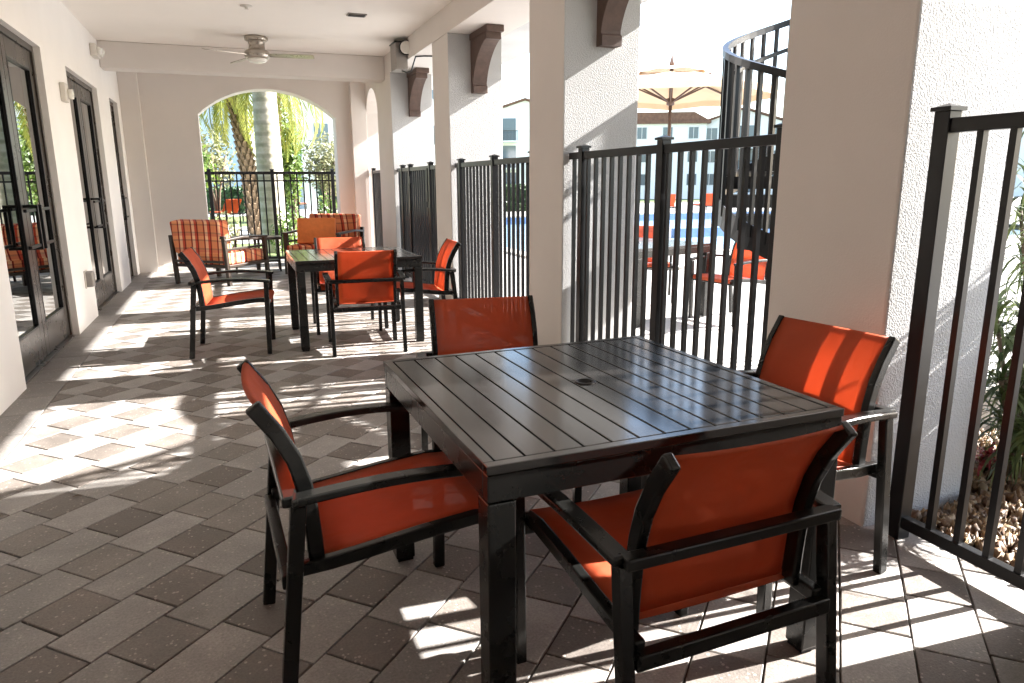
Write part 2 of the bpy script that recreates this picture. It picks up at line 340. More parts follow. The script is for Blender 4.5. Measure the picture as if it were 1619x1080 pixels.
# ------------------------------------------------------------------ ground
k = MB(); k.box(-120, 160, -60, 200, -1.2, -.60); struct(k.build('ground', M['lawn']))
k = MB(); k.box(XL-.4, XO-.002, -8, 13.6, -.4, -.012); struct(k.build('paver_bed', M['mortar']))
def build_floor():
    bm = bmesh.new(); cl = bm.loops.layers.float_color.new('tone')
    rnd = random.Random(3)
    def poly(pts, col, zo):
        # bevelled slab: inset top ring
        n = len(pts); c = sum((Vector((p[0], p[1])) for p in pts), Vector((0,0)))/n
        lo = [bm.verts.new((p[0], p[1], -.012)) for p in pts]; mid = [bm.verts.new((p[0], p[1], zo-.002)) for p in pts]
        hi = []
        for p in pts:
            d = c-Vector(p); d.normalize(); q = Vector(p)+d*.0035; hi.append(bm.verts.new((q.x, q.y, zo)))
        fs = [bm.faces.new(hi)]
        for i in range(n):
            j = (i+1) % n
            fs += [bm.faces.new([lo[i], lo[j], mid[j], mid[i]]), bm.faces.new([mid[i], mid[j], hi[j], hi[i]])]
        for f in fs:
            for l in f.loops: l[cl] = (*col, 1)
    def clip(pts, ax, val, keep_less):
        out = []
        for i in range(len(pts)):
            a, b = pts[i], pts[(i+1) % len(pts)]
            ia = (a[ax] <= val) == keep_less; ib = (b[ax] <= val) == keep_less
            if ia: out.append(a)
            if ia != ib:
                t = (val-a[ax])/(b[ax]-a[ax]); out.append((a[0]+(b[0]-a[0])*t, a[1]+(b[1]-a[1])*t))
        return out
    BX = XL+.218; g = .003
    q = 1/math.sqrt(2)
    for row in range(-40, 80):
        v0 = 1.820+row*.195
        off = 1.443+(.25 if row % 2 else 0)
        for i in range(-16, 40):
            u0 = off+i*.5
            for (a, b, dark) in ((u0, u0+.2, True), (u0+.2, u0+.5, False)):
                c4 = [(a+g, v0+g), (b-g, v0+g), (b-g, v0+.195-g), (a+g, v0+.195-g)]
                j_ = lambda: rnd.uniform(-.0016, .0016)
                pts = [((u_-v_)*q+j_(), (u_+v_)*q+j_()) for u_, v_ in c4]
                if max(p[0] for p in pts) < BX or min(p[0] for p in pts) > 2.36: continue
                if max(p[1] for p in pts) < -3 or min(p[1] for p in pts) > 13.5: continue
                pts = clip(pts, 0, BX+g, False)
                if len(pts) < 3: continue
                pts = clip(pts, 0, 2.36, True)
                if len(pts) < 3: continue
                ar = abs(sum(pts[i][0]*pts[(i+1) % len(pts)][1]-pts[(i+1) % len(pts)][0]*pts[i][1] for i in range(len(pts))))/2
                if ar < 4e-4: continue
                if dark: base = (.165, .142, .125); f = rnd.uniform(.85, 1.15)
                else: base = (.295, .275, .258); f = rnd.uniform(.85, 1.12)
                if rnd.random() < .10: base = (.225, .20, .18)
                poly(pts, tuple(c*f for c in base), rnd.uniform(-.0012, .0008))
    y = -3.0
    while y < 13.5:   # soldier course along the wall
        y1 = y+.39; f = rnd.uniform(.85, 1.1)
        poly([(XL-.12+g, y+g), (BX-g, y+g), (BX-g, y1-g), (XL-.12+g, y1-g)], tuple(c*f for c in (.25, .232, .217)), rnd.uniform(-.001, .0008)); y = y1
    me = bpy.data.meshes.new('floor'); bmesh.ops.recalc_face_normals(bm, faces=bm.faces[:]); bm.to_mesh(me); bm.free(); me.materials.append(M['paver'])
    o = bpy.data.objects.new('floor', me); COL.objects.link(o); struct(o)
build_floor()
# kerb under the fence, pool deck, pool, planter, lawn
k = MB(); k.box(XO-.44, XO-.405, -3, 1.90, -.3, .012); k.box(XO-.44, XO, 2.52, 4.685, -.3, .006); k.box(XO-.44, XO, 5.30, 7.47, -.3, .006); k.box(XO-.44, XO, 8.07, 10.296, -.3, .006)
struct(k.build('kerb', M['curb'], None, .006))
k = MB()
PX0, PX1, PY0, PY1 = 5.2, 22.0, 11.6, 24.0
k.box(XO+.003, 60, 2.60, PY0, -.5, -.01); k.box(PX1, 60, PY0, PY1, -.5, -.01); k.box(XO+.003, PX0, PY0, PY1, -.5, -.01); k.box(XO+.003, 60, PY1, 40, -.5, -.01); k.box(4.6, 60, -20, 2.597, -.5, -.01)
struct(k.build('pool_deck', M['deck']))
k = MB(); k.box(PX0, PX1, PY0, PY1, -.5, -.14); struct(k.build('pool_water', M['water']))
k = MB()
for b in ((PX0-.3, PX1+.3, PY0-.3, PY0, -.2, .03), (PX0-.3, PX1+.3, PY1, PY1+.3, -.2, .16), (PX0-.3, PX0, PY0, PY1, -.2, .03), (PX1, PX1+.3, PY0, PY1, -.2, .03)): k.box(*b)
struct(k.build('pool_coping', M['curb'], None, .01))
k = MB(); k.box(11.0, 19.0, 16.2, 16.5, -.14, .10); k.box(PX0+.005, PX1-.005, PY1-.03, PY1-.004, -.14, .1); struct(k.build('pool_tile_wall', M['tile']))
k = MB(); k.box(XO+.003, 4.597, -3, 2.597, -.4, -.03); struct(k.build('planter_bed', M['soil']))
k = MB(); k.box(-40, XO-.005, 13.6, 60, -.4, -.03); struct(k.build('lawn', M['lawn']))
k = MB(); k.box(-6, 2.6, 17.6, 24.5, -.3, -.012); k.box(-20, 14, 33, 36, -.3, -.014); struct(k.build('garden_path', M['deck']))

# ------------------------------------------------------------------ the building
bld = thing('covered_walkway', 'cream stucco building with a covered walkway, square pillars and arched end wall', 'building')
DOORS = [(5.4434, 7.325), (8.345, 10.155), (11.12, 11.88)]
k = MB(); XB = XL-.4; ys = -8.0
for a, b in DOORS:
    k.box(XB, XL, ys, a, -.3, ZC); k.box(XB, XL, a, b, ZD, ZC); k.box(XB, XL-.16, a, b, -.3, -.004); ys = b
k.box(XB, XL, ys, YB, -.3, ZC)
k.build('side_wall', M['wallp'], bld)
# end wall with segmental arch
hw = (1.716+.337)/2; cx = (1.716-.337)/2; rise = .40; Ra = (hw*hw+rise*rise)/(2*rise); zc0 = 2.37+rise-Ra
arc = []
for i in range(25):
    x = -hw+2*hw*i/24; arc.append((cx+x, zc0+math.sqrt(Ra*Ra-x*x)))
def arch_wall(name, axis, a0, a1, arcp, zt_, d0, d1, bev=.006):
    # wall with an arched opening, laid out as quad strips; (u, z) plane, extruded d0..d1
    mk = (lambda u, z, d: (u, d, z)) if axis == 1 else (lambda u, z, d: (d, u, z))
    k = MB(); u0, u1 = arcp[0][0], arcp[-1][0]; zs = arcp[0][1]
    outl = [(a0, -.3), (a0, zs), (a0, zt_)]+[(p[0], zt_) for p in arcp]+[(a1, zt_), (a1, zs), (a1, -.3)]
    inn = [(u0, -.3), (u0, zs), (u0, zs)]+list(arcp)+[(u1, zs), (u1, zs), (u1, -.3)]
    for d in (d0, d1):
        V = {}
        def g(p):
            q = (round(p[0], 5), round(p[1], 5))
            if q not in V: V[q] = k.v(mk(p[0], p[1], d))
            return V[q]
        for i in range(len(outl)-1):
            q = []
            for p in (outl[i], outl[i+1], inn[i+1], inn[i]):
                x = g(p)
                if x not in q: q.append(x)
            if len(q) > 2: k.f(q)
        if d == d0: V0 = V
    loop = [(u0, -.3)]+list(arcp)+[(u1, -.3), (a1, -.3), (a1, zs), (a1, zt_)]+[(p[0], zt_) for p in reversed(arcp)]+[(a0, zt_), (a0, zs), (a0, -.3)]
    n = len(loop); r = lambda p: (round(p[0], 5), round(p[1], 5))
    for i in range(n):
        p, q = r(loop[i]), r(loop[(i+1) % n])
        if p != q: k.f([V0[p], V0[q], V[q], V[p]])
    return k.build(name, M['paint'], bld, bev)
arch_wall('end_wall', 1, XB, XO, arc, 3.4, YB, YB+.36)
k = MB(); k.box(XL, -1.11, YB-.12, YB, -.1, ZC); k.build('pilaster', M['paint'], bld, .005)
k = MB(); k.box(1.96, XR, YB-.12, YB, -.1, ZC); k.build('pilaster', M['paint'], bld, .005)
k = MB()
k.box(-1.109, -.35, YB-.012, YB-.0005, 0, .10); k.build('skirting', M['paint'], bld, .003)
def pillar(y0, y1):
    k = MB(); fs = k.box(XR, XO, y0, y1, -.3, ZA, 1); fs[5].material_index = 0; fs[0].material_index = 0
    return k.build('pillar', [M['paint'], M['stucco']], bld, .012, 3)
for y0, y1 in PILLARS: pillar(y0, y1)
k = MB(); k.box(XR, XO, -8, -1.3, -.3, ZA); k.box(XR, XO, -.5, .518, -.3, ZA); k.build('light_blocking_bay', [M['paint']], bld)  # unseen bays behind the camera, closed to darken the near end
k = MB(); k.box(XB, XO, -8.3, -8.002, -.3, 3.4); k.build('rear_wall', [M['paint']], bld)
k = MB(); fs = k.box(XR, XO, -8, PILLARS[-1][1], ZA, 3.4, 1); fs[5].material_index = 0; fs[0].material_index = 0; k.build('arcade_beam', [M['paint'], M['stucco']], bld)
# last small arched opening beside the end wall
ya, yb = PILLARS[-1][1], YB-.1
hw2 = (yb-ya)/2; r2 = .34; Rb = (hw2*hw2+r2*r2)/(2*r2)
a2 = [(ya+hw2+x, 2.43+r2-Rb+math.sqrt(max(0, Rb*Rb-x*x))) for x in [-hw2+2*hw2*i/16 for i in range(17)]]
arch_wall('arched_bay', 0, ya, YB, [(min(max(p[0], ya+.003), yb), p[1]) for p in a2], 3.4, XR, XO, 0)
k = MB(); k.box(XL, XR, YM, YM+.32, ZM, ZC); k.build('cross_beam', M['paint'], bld, .015)
k = MB(); k.box(XB, XR, -8, YB, ZC, 3.4); k.build('ceiling', M['ceiling'], bld)
k = MB(); k.box(XB-4, XO-.003, -8, YB+.36, 3.4, 7.5); k.build('upper_light_block', M['stucco'], bld)  # unseen mass over the ceiling, added to stop light leaking in
k = MB(); k.box(XO, 3.66, -8, YB+.36, 2.905, 3.04); k.build('eave', M['stucco'], bld, .01)
# corbels
def corbel(yw):
    pr = [(yw+.001, 2.235), (yw-.085, 2.235), (yw-.085, 2.30), (yw-.065, 2.312), (yw-.065, 2.335)]
    for i in range(1, 13):   # concave sweep up to the nose
        t = i/12; pr.append((yw-.065-.39*(.35*t+.65*(1-math.cos(t*PI/2))), 2.335+.355*(.45*t+.55*math.sin(t*PI/2))))
    pr += [(yw-.50, 2.69), (yw-.50, 2.752), (yw+.001, 2.752)]
    k = MB(); x0, x1 = 2.452, 2.604
    L = [[k.v((x, y, z)) for y, z in pr[1:-1]] for x in (x0, x1)]; B = [[k.v((x, yw+.001, z)) for y, z in pr[1:-1]] for x in (x0, x1)]
    for i in range(len(L[0])-1):
        k.f([L[0][i], L[0][i+1], B[0][i+1], B[0][i]]); k.f([L[1][i], B[1][i], B[1][i+1], L[1][i+1]]); k.f([L[0][i], L[1][i], L[1][i+1], L[0][i+1]])
    k.f([L[0][0], B[0][0], B[1][0], L[1][0]]); k.f([L[0][-1], L[1][-1], B[1][-1], B[0][-1]])
    o = k.build('corbel', M['wood'], bld, .004)
    k = MB(); k.box(2.44, 2.62, yw-.545, yw+.001, 2.752, ZA-.001); k.build('corbel_cap', M['wood'], o, .006)
    return o
for i in (2, 3, 4): corbel(PILLARS[i][0])
# doors
def door(y0, y1, leaves):
    xf = XL-.055; z1 = ZD
    k = MB()   # jambs, head, sill
    k.box(xf-.06, xf+.004, y0, y0+.05, 0, z1); k.box(xf-.06, xf+.004, y1-.05, y1, 0, z1); k.box(xf-.06, xf+.004, y0+.05, y1-.05, z1-.05, z1); k.box(xf-.06, xf+.03, y0+.05, y1-.05, 0, .012)
    d = k.build('door', M['bronze'], bld, .003)
    wl = (y1-y0-.10)/leaves
    for i in range(leaves):
        a = y0+.05+i*wl+.003; b = a+wl-.006; st = .105
        k = MB(); k.box(xf-.055, xf-.01, a, a+st, .015, z1-.055); k.box(xf-.055, xf-.01, b-st, b, .015, z1-.055)
        k.box(xf-.055, xf-.01, a+st, b-st, z1-.20, z1-.055); k.box(xf-.055, xf-.01, a+st, b-st, .015, .27)
        k.build('door_leaf', M['bronze'], d, .004)
        k = MB(); k.box(xf-.036, xf-.026, a+st, b-st, .27, z1-.20); k.build('glass_pane', M['glass'], d)
        k = MB()   # glazing gasket
        for q in ((a+st, a+st+.014, .27, z1-.20), (b-st-.014, b-st, .27, z1-.20)): k.box(xf-.0255, xf-.008, q[0], q[1], q[2], q[3])
        k.box(xf-.0255, xf-.008, a+st+.014, b-st-.014, .27, .284); k.box(xf-.0255, xf-.008, a+st+.014, b-st-.014, z1-.214, z1-.20)
        k.build('glazing_bead', M['black'], d)
        yh = b-.055 if (i == 0 and leaves == 2) else a+.055
        dy = -.30 if (i == 0 and leaves == 2) else .30
        k = MB()
        k.sweep([(xf-.01, yh, 1.17), (xf+.075, yh, 1.17), (xf+.075, yh, .86), (xf-.01, yh, .86)], .028, .022, (0,1,0))
        k.bar((xf+.066, yh, .885), (xf+.066, yh+dy, .885), .022, .022, (0,0,1)); k.bar((xf+.066, yh, 1.145), (xf+.066, yh+dy, 1.145), .022, .022, (0,0,1))
        k.build('pull_handle', M['black'], d, .003)
for (a, b), n in zip(DOORS, (2, 2, 1)): door(a, b, n)

# ------------------------------------------------------------------ fence
def post_mesh():
    k = MB(); k.box(-.028, .028, -.028, .028, 0, ZF+.022); me = k.build('post', M['black'], None, .003); return me
def build_fence(name, label, loc, rz, length, posts, z0=.046, pick=.107, gaps=(), extra_rail=None, post0=0.0, group='black metal fence panels between the pillars'):
    """runs along local +x from 0 to length"""
    f = thing(name, label, 'fence', loc, rz, group)
    k = MB(); k.box(0, length, -.02, .02, ZF-.047, ZF); k.build('top_rail', M['black'], f, .003)
    k = MB(); k.box(0, length, -.018, .018, z0, z0+.045); k.build('bottom_rail', M['black'], f, .003)
    if extra_rail: k = MB(); k.box(0, length, -.012, .012, extra_rail, extra_rail+.025); k.build('middle_rail', M['black'], f)
    first = None
    for x in posts:
        if first is None:
            k = MB(); k.box(-.029, .029, -.029, .029, 0, ZF+.024); first = k.build('post', M['black'], f, .003)
            k = MB(); k.box(-.038, .038, -.038, .038, ZF+.024, ZF+.037)
            p = [k.v(c) for c in ((-.034,-.034,ZF+.037),(.034,-.034,ZF+.037),(.034,.034,ZF+.037),(-.034,.034,ZF+.037))]; t = k.v((0,0,ZF+.05))
            for i in range(4): k.f([p[i], p[(i+1) % 4], t])
            fc = k.build('post_cap', M['black'], first); first.location = (x,0,0)
        else:
            o = first.copy(); COL.objects.link(o); o.parent = f; o.location = (x,0,0)
            c = fc.copy(); COL.objects.link(c); c.parent = o
    pk = None; x = post0+pick*.5
    while x < length:
        if all(abs(x-p) > .045 for p in posts):
            if pk is None:
                k = MB(); k.box(-.0115, .0115, -.0115, .0115, z0+.045, ZF-.047); pk = k.build('picket', M['black'], f); pk.location = (x,0,0)
            else: o = pk.copy(); COL.objects.link(o); o.parent = f; o.location = (x,0,0)
        x += pick
    return f
# local +x runs towards the camera (world -Y): rz = -90 deg
def side_fence(label, y_far, y_near, posts, **kw):
    return build_fence('metal_fence', label, (XF, y_far, 0), -PI/2, y_far-y_near, [y_far-p for p in posts], **kw)
side_fence('nearest black fence panel, in front of the gravel bed with plants', 1.83, 1.175, [1.80, 1.21])
f2 = side_fence('black fence panel behind the near table, between two square pillars', 4.683, 2.523, [4.49, 3.51, 2.56])
f3 = side_fence('black fence panel just behind the middle pillar, right of the far table', 7.468, 5.302, [7.29, 6.28, 5.36])
f4 = side_fence('black fence panel with a gate latch, near the grey floodlight box', 10.294, 8.072, [10.0, 9.55, 8.51])
for y_, z_, s_ in ((9.50, 1.36, .10), (8.60, 1.30, .40), (8.58, .98, .11)):
    k = MB(); k.box(10.294-y_-.025, 10.294-y_+.025, -.035, .035, z_-s_/2, z_+s_/2); k.build('gate_latch', M['black'], f4, .004)
side_fence('small black fence panel in the narrow arched opening by the end wall', 12.22, 11.29, [12.17, 11.33])
build_fence('metal_fence', 'black fence with cross rails outside the big end arch', (-1.3, 13.04, 0), 0, 4.0, [.10, 1.024, 2.01, 3.008, 3.95], extra_rail=1.36, group='black metal fence panels between the pillars')

# ------------------------------------------------------------------ dining table
def make_table(label):
    t = thing('dining_table', label, 'table', group='square slatted dining tables')
    h, W_, T = .73, 1.02, .05
    k = MB()
    hw_ = W_/2
    k.box(-hw_, hw_, -hw_, -hw_+.026, h-.022, h); k.box(-hw_, hw_, hw_-.026, hw_, h-.022, h)
    k.box(-hw_, -hw_+.026, -hw_+.026, hw_-.026, h-.022, h); k.box(hw_-.026, hw_, -hw_+.026, hw_-.026, h-.022, h)
    n = 13; x0 = -hw_+.026+.005; span = W_-.052-.005; pw = span/n
    for i in range(n):
        a = x0+i*pw
        yy = hw_-.031
        segs = [(-yy, yy)]
        if i == 6: segs = [(-yy, -.03), (.03, yy)]
        for s0, s1 in segs: k.box(a, a+pw-.005, s0, s1, h-.020, h-.001)
        if i == 6: k.box(a, a+.014, -.03, .03, h-.020, h-.001); k.box(a+pw-.019, a+pw-.005, -.03, .03, h-.020, h-.001)
    k.build('tabletop', M['table'], t, .002)
    k = MB(); k.lathe([(.021,h-.024),(.032,h-.022),(.032,h+.002),(.024,h+.0025),(.02,h-.012)], 24, cap=True); k.build('parasol_hole_ring', M['black'], t)
    k = MB(); a = hw_-.002; b = hw_-.034; z0, z1 = h-.088, h-.0225
    k.box(-a, a, -a, -b, z0, z1); k.box(-a, a, b, a, z0, z1); k.box(-a, -b, -b, b, z0, z1); k.box(b, a, -b, b, z0, z1)
    k.box(-b, b, -.03, .03, z0+.02, z1-.002)
    k.build('apron', M['chairm'], t, .003)
    for sx in (-1, 1):
        for sy_ in (-1, 1):
            k = MB(); c = hw_-.0355; k.box(sx*c-.0335, sx*c+.0335, sy_*c-.0335, sy_*c+.0335, .012, h-.090)
            lg = k.build('leg', M['chairm'], t, .004)
            k = MB(); k.box(sx*c-.028, sx*c+.028, sy_*c-.028, sy_*c+.028, 0, .012); k.build('foot', M['black'], lg)
    return t
tab = make_table('large dark slatted table in the foreground with a parasol hole')
tab.location = (.466+.5, 1.352+.525, 0); tab.rotation_euler = (0,0,.02)
dup(tab, (.95, 6.34, 0), 0.0, 'far dark slatted table standing below the ceiling fan, its top half sunlit')

# ------------------------------------------------------------------ chairs (facing local +y)
def make_chair(label):
    t = thing('sling_chair', label, 'chair', group='orange sling armchairs')
    AW = .288; AZ = .585
    for s in (-1, 1):
        k = MB(); k.bar((s*.277, .25, 0), (s*.277, .262, AZ-.012), .030, .036, (1,0,0)); k.build('leg', M['chairm'], t, .004)
        k = MB(); k.bar((s*.277, -.325, 0), (s*.277, -.262, AZ-.012), .030, .038, (1,0,0)); k.build('leg', M['chairm'], t, .004)
        k = MB(); pts = []
        for i in range(13):
            q = i/12; pts.append((s*(.283+.012*math.sin(q*PI)), -.278+q*.57, AZ+.022*math.sin(q*PI)-.004*q))
        pts = [Vector(p) for p in pts]; k.sweep(pts, .046, .022, (1,0,0)); k.build('armrest', M['chairm'], t, .006, 3)
        k = MB()   # curved back upright
        pr = [(-.222, .385), (-.224, .45), (-.230, .53), (-.240, .60), (-.260, .67), (-.294, .74), (-.345, .815)]
        k.sweep([(s*.225, y, z) for y, z in pr], .024, .040, (1,0,0)); k.build('back_upright', M['chairm'], t, .005)
        k = MB(); sr = [(.272, .425), (.20, .432), (.05, .418), (-.10, .398), (-.19, .388), (-.290, .384)]
        k.sweep([(s*.243, y, z) for y, z in sr], .028, .036, (1,0,0)); k.build('seat_rail', M['chairm'], t, .005)
    k = MB(); k.box(-.285, .285, -.2995, -.262, AZ-.016, AZ+.012); k.build('back_rail', M['chairm'], t, .005)
    k = MB(); k.box(-.262, .262, -.312, -.282, .345, .382); k.build('stretcher', M['chairm'], t, .004)
    k = MB(); k.box(-.262, .262, .246, .272, .385, .418); k.build('stretcher', M['chairm'], t, .004)
    def sheet(prof, hw_, sag, nx=10):
        k = MB(); g = []
        for (y, z, ny, nz, dip) in prof:
            g.append([k.v((hw_*(2*i/nx-1), y-ny*dip*sag*(1-(2*i/nx-1)**2), z-nz*dip*sag*(1-(2*i/nx-1)**2))) for i in range(nx+1)])
        for a, b in zip(g, g[1:]):
            for i in range(nx): k.f([a[i], a[i+1], b[i+1], b[i]], True)
        return k
    bk = [(-.200, .40), (-.204, .45), (-.212, .53), (-.224, .60), (-.244, .67), (-.277, .74), (-.326, .812), (-.335, .818), (-.341, .812)]
    sheet([(y, z, 1, .15, d) for (y, z), d in zip(bk, (0, .5, 1, 1, 1, .9, .6, .6, .6))], .214, .022).build('back_sling', M['sling'], t, solid=.003)
    st = [(.284, .405), (.290, .425), (.278, .440), (.20, .446), (.05, .432), (-.10, .412), (-.215, .396)]
    sheet([(y, z, 0, 1, d) for (y, z), d in zip(st, (.2, .3, .5, 1, 1, .8, .3))], .232, .018).build('seat_sling', M['sling'], t, solid=.003)
    return t
ch = make_chair('orange sling chair left of the foreground table, side on, seat facing right')
ch.location = (.345, 1.955, 0); ch.rotation_euler = (0,0,-PI/2+R(2))
def chair(x, y, face, label): return dup(ch, (x, y, 0), R(face)-PI/2, label)
chair(.945, 1.415, 92, 'nearest orange sling chair, seen from behind in the right foreground')
chair(.965, 2.675, 261, 'orange sling chair behind the foreground table, only its backrest showing')
chair(1.635, 1.86, 188, 'orange sling chair against the near pillar with bright sun stripes on its backrest')
chair(-.02, 6.17, -6, 'orange sling chair left of the far table, side on with sunlit seat')
chair(.965, 5.86, 86, 'orange sling chair seen from behind at the near side of the far table')
chair(.935, 6.70, 267, 'orange sling chair behind the far table, half hidden by the tabletop')
chair(1.50, 6.22, 176, 'orange sling chair right of the far table, in front of the fence')
dup(tab, (3.78, 6.25, 0), .25, 'dark slatted table outside by the pool, seen through the fence')
chair(4.46, 5.62, 190, 'orange sling chair outside by the spiral stair, seen through the fence bars')

chair(4.40, 7.05, 240, 'orange sling chair outside behind the poolside table, seen through the fence')
# ------------------------------------------------------------------ lounge seats and side tables
def cushion(name, parent, m, x0, x1, y0, y1, z0, z1, tilt=0.0, pv=(0,0,0), puff=.03):
    k = MB(); g = {}
    nx, ny, nz = 6, 6, 3
    def P(i, j, l):
        u, v_, w_ = 2*i/nx-1, 2*j/ny-1, 2*l/nz-1
        b = Vector(((x0+x1)/2+u*(x1-x0)/2, (y0+y1)/2+v_*(y1-y0)/2, (z0+z1)/2+w_*(z1-z0)/2))
        mx_ = max((1-u*u)*(1-v_*v_), 0); e = [(x1-x0), (y1-y0), (z1-z0)]; th = e.index(min(e))
        uv = [(v_, w_), (u, w_), (u, v_)][th]; s_ = [u, v_, w_][th]
        b[th] += s_*puff*(1-uv[0]**2)*(1-uv[1]**2)
        return b
    def vert(i, j, l):
        if (i, j, l) not in g:
            p = P(i, j, l)
            if tilt: p = Vector(pv)+Matrix.Rotation(tilt, 3, 'X') @ (p-Vector(pv))
            g[(i, j, l)] = k.v(p)
        return g[(i, j, l)]
    for i in range(nx):
        for j in range(ny):
            for l in (0, nz): k.f([vert(i,j,l), vert(i+1,j,l), vert(i+1,j+1,l), vert(i,j+1,l)], True)
    for i in range(nx):
        for l in range(nz):
            for j in (0, ny): k.f([vert(i,j,l), vert(i+1,j,l), vert(i+1,j,l+1), vert(i,j,l+1)], True)
    for j in range(ny):
        for l in range(nz):
            for i in (0, nx): k.f([vert(i,j,l), vert(i,j+1,l), vert(i,j+1,l+1), vert(i,j,l+1)], True)
    return k.build(name, m, parent, .025, 3)
def make_lounge(label, loc, rz):
    t = thing('lounge_chair', label, 'armchair', loc, rz, 'plaid lounge armchairs')
    for s in (-1, 1):
        k = MB(); k.bar((s*.43, -.40, 0), (s*.43, -.44, .66), .05, .05, (1,0,0)); k.build('leg', M['sofa'], t, .005)
        k = MB(); k.bar((s*.43, .40, 0), (s*.43, .38, .60), .05, .05, (1,0,0)); k.build('leg', M['sofa'], t, .005)
        k = MB(); k.sweep([(s*.43, -.45, .60), (s*.43, -.1, .625), (s*.43, .42, .605)], .065, .03, (1,0,0)); k.build('armrest', M['sofa'], t, .006)
        k = MB(); k.bar((s*.43, -.40, .48), (s*.43, .38, .48), .02, .03, (1,0,0)); k.build('side_rail', M['sofa'], t, .003)
    k = MB(); k.box(-.455, .455, -.42, .42, .235, .275); k.build('seat_frame', M['sofa'], t, .006)
    k = MB(); k.box(-.40, .40, -.46, -.43, .62, .66)
    k.box(-.40, .40, -.452, -.437, .30, .335)
    k.build('back_frame', M['sofa'], t, .004)
    cushion('seat_cushion', t, M['plaid'], -.40, .40, -.40, .43, .275, .43, puff=.02)
    cushion('back_cushion', t, M['plaid'], -.40, .40, -.43, -.24, .43, .86, tilt=R(-8+16), pv=(0,-.33,.43), puff=.04)
    return t
lg = make_lounge('plaid cushioned armchair by the left wall, turned with its back to the camera', (-.16, 10.72, 0), R(50)-PI/2)
dup(lg, (1.30, 11.25, 0), R(236)-PI/2, 'plaid cushioned armchair right of the end arch holding an orange pillow')
pl = cushion('throw_pillow', None, M['pillow'], -.28, .28, -.045, .045, 0, .38, puff=.10)
pl.location = (1.16, 11.02, .45); pl.rotation_euler = (R(-14), 0, R(236)-PI/2+PI+.25)
tag(pl, 'plain orange pillow leaning on the right plaid armchair', 'pillow')
def side_table(label, loc, rnd):
    t = thing('side_table', label, 'side table', loc, 0, 'small side tables before the end arch')
    k = MB()
    if rnd: k.lathe([(.20, .50), (.24, .505), (.24, .535), (.23, .545)], 28)
    else: k.box(-.20, .20, -.20, .20, .49, .53)
    k.build('table_top', M['sofa'], t, .003)
    for i in range(4):
        a = i*PI/2+PI/4; k = MB(); k.bar((.22*math.cos(a), .22*math.sin(a), 0), (.19*math.cos(a), .19*math.sin(a), .50), .028, .028, (1,0,0)); k.build('leg', M['sofa'], t)
    k = MB(); k.box(-.14, .14, -.14, .14, .15, .17); k.build('shelf', M['sofa'], t)
    return t
side_table('round dark side table beside the left plaid armchair', (.17, 11.7, 0), True)
side_table('square dark side table in front of the thick palm trunk', (.50, 11.75, 0), False)

# ------------------------------------------------------------------ fixtures
fan = thing('ceiling_fan', 'brushed nickel ceiling fan with three slim blades and a frosted bowl light', 'ceiling fan', (.465, 9.75, ZC))
k = MB(); k.lathe([(.125,-.001),(.135,-.012),(.135,-.045),(.12,-.055),(.098,-.06),(.094,-.10),(.098,-.145),(.112,-.155),(.145,-.175),(.152,-.215),(.142,-.245),(.125,-.255)], 36); k.build('motor_housing', M['nickel'], fan)
k = MB(); k.lathe([(.118,-.2555),(.112,-.275),(.088,-.293),(.045,-.304),(.008,-.307)], 32); k.build('light_bowl', M['lamp'], fan)
for a in (-14, 113, 208):
    k = MB(); rm = Matrix.Rotation(R(a), 3, 'Z'); pts = []
    for r_, wd, z_ in ((.13, .03, -.215), (.22, .045, -.215), (.45, .06, -.22), (.64, .062, -.223), (.675, .045, -.224)):
        pts.append([k.v(rm @ Vector((r_, -wd, z_+.012))), k.v(rm @ Vector((r_, wd, z_-.012)))])
    for a_, b_ in zip(pts, pts[1:]): k.f([a_[0], a_[1], b_[1], b_[0]])
    k.build('blade', M['nickel'], fan, solid=.008)
v = thing('ceiling_vent', 'small grey slotted vent in the ceiling', 'vent', (1.42, 8.17, ZC))
k = MB(); k.box(-.10, .10, -.06, .06, -.012, 0); k.build('frame', M['greymetal'], v, .003)
k = MB()
for i in range(5): k.box(-.085, .085, -.048+i*.022, -.040+i*.022, -.016, -.012)
k.build('slats', M['black'], v)
s_ = thing('sprinkler_head', 'small white sprinkler plate in the ceiling near the top edge', 'sprinkler', (.32, 8.15, ZC))
k = MB(); k.lathe([(.06,0),(.06,-.008),(.02,-.012),(.012,-.03),(.022,-.034)], 20); k.build('plate', M['whiteplastic'], s_)
e = thing('emergency_light', 'white emergency light box high on the side wall by the cross beam', 'lamp', (XL, 10.12, 2.86))
k = MB(); k.box(0, .07, -.14, .14, -.07, .07); k.build('case', M['whiteplastic'], e, .012)
for y_ in (-.075, .075):
    k = MB(); k.tube([(.07, y_, .0), (.115, y_, -.015)], .042, 16, (0,0,1)); k.build('lamp_head', M['lamp'], e)
e = thing('wall_strobe', 'small white alarm strobe on the side wall between the doors', 'alarm', (XL, 7.98, 2.16))
k = MB(); k.box(0, .05, -.075, .075, -.085, .085); k.build('case', M['whiteplastic'], e, .01)
k = MB(); k.tube([(.05, .03, -.01), (.09, .03, -.01)], .045, 16); k.build('strobe_lens', M['lamp'], e)
e = thing('outlet_cover', 'grey outlet cover low on the side wall between the doors', 'outlet', (XL, 7.93, .43))
k = MB(); k.box(0, .075, -.055, .055, -.075, .075); k.build('cover', M['greymetal'], e, .02, 3)
k = MB(); k.box(0, .012, -.065, .065, -.085, .085); k.build('back_plate', M['whiteplastic'], e, .004)
e = thing('floodlight_box', 'grey electrical box with a round lamp at the top of the beam', 'lamp', (XR, 9.35, 2.86))
k = MB(); k.box(-.15, 0, -.15, .15, -.16, .15); k.build('case', M['greymetal'], e, .006)
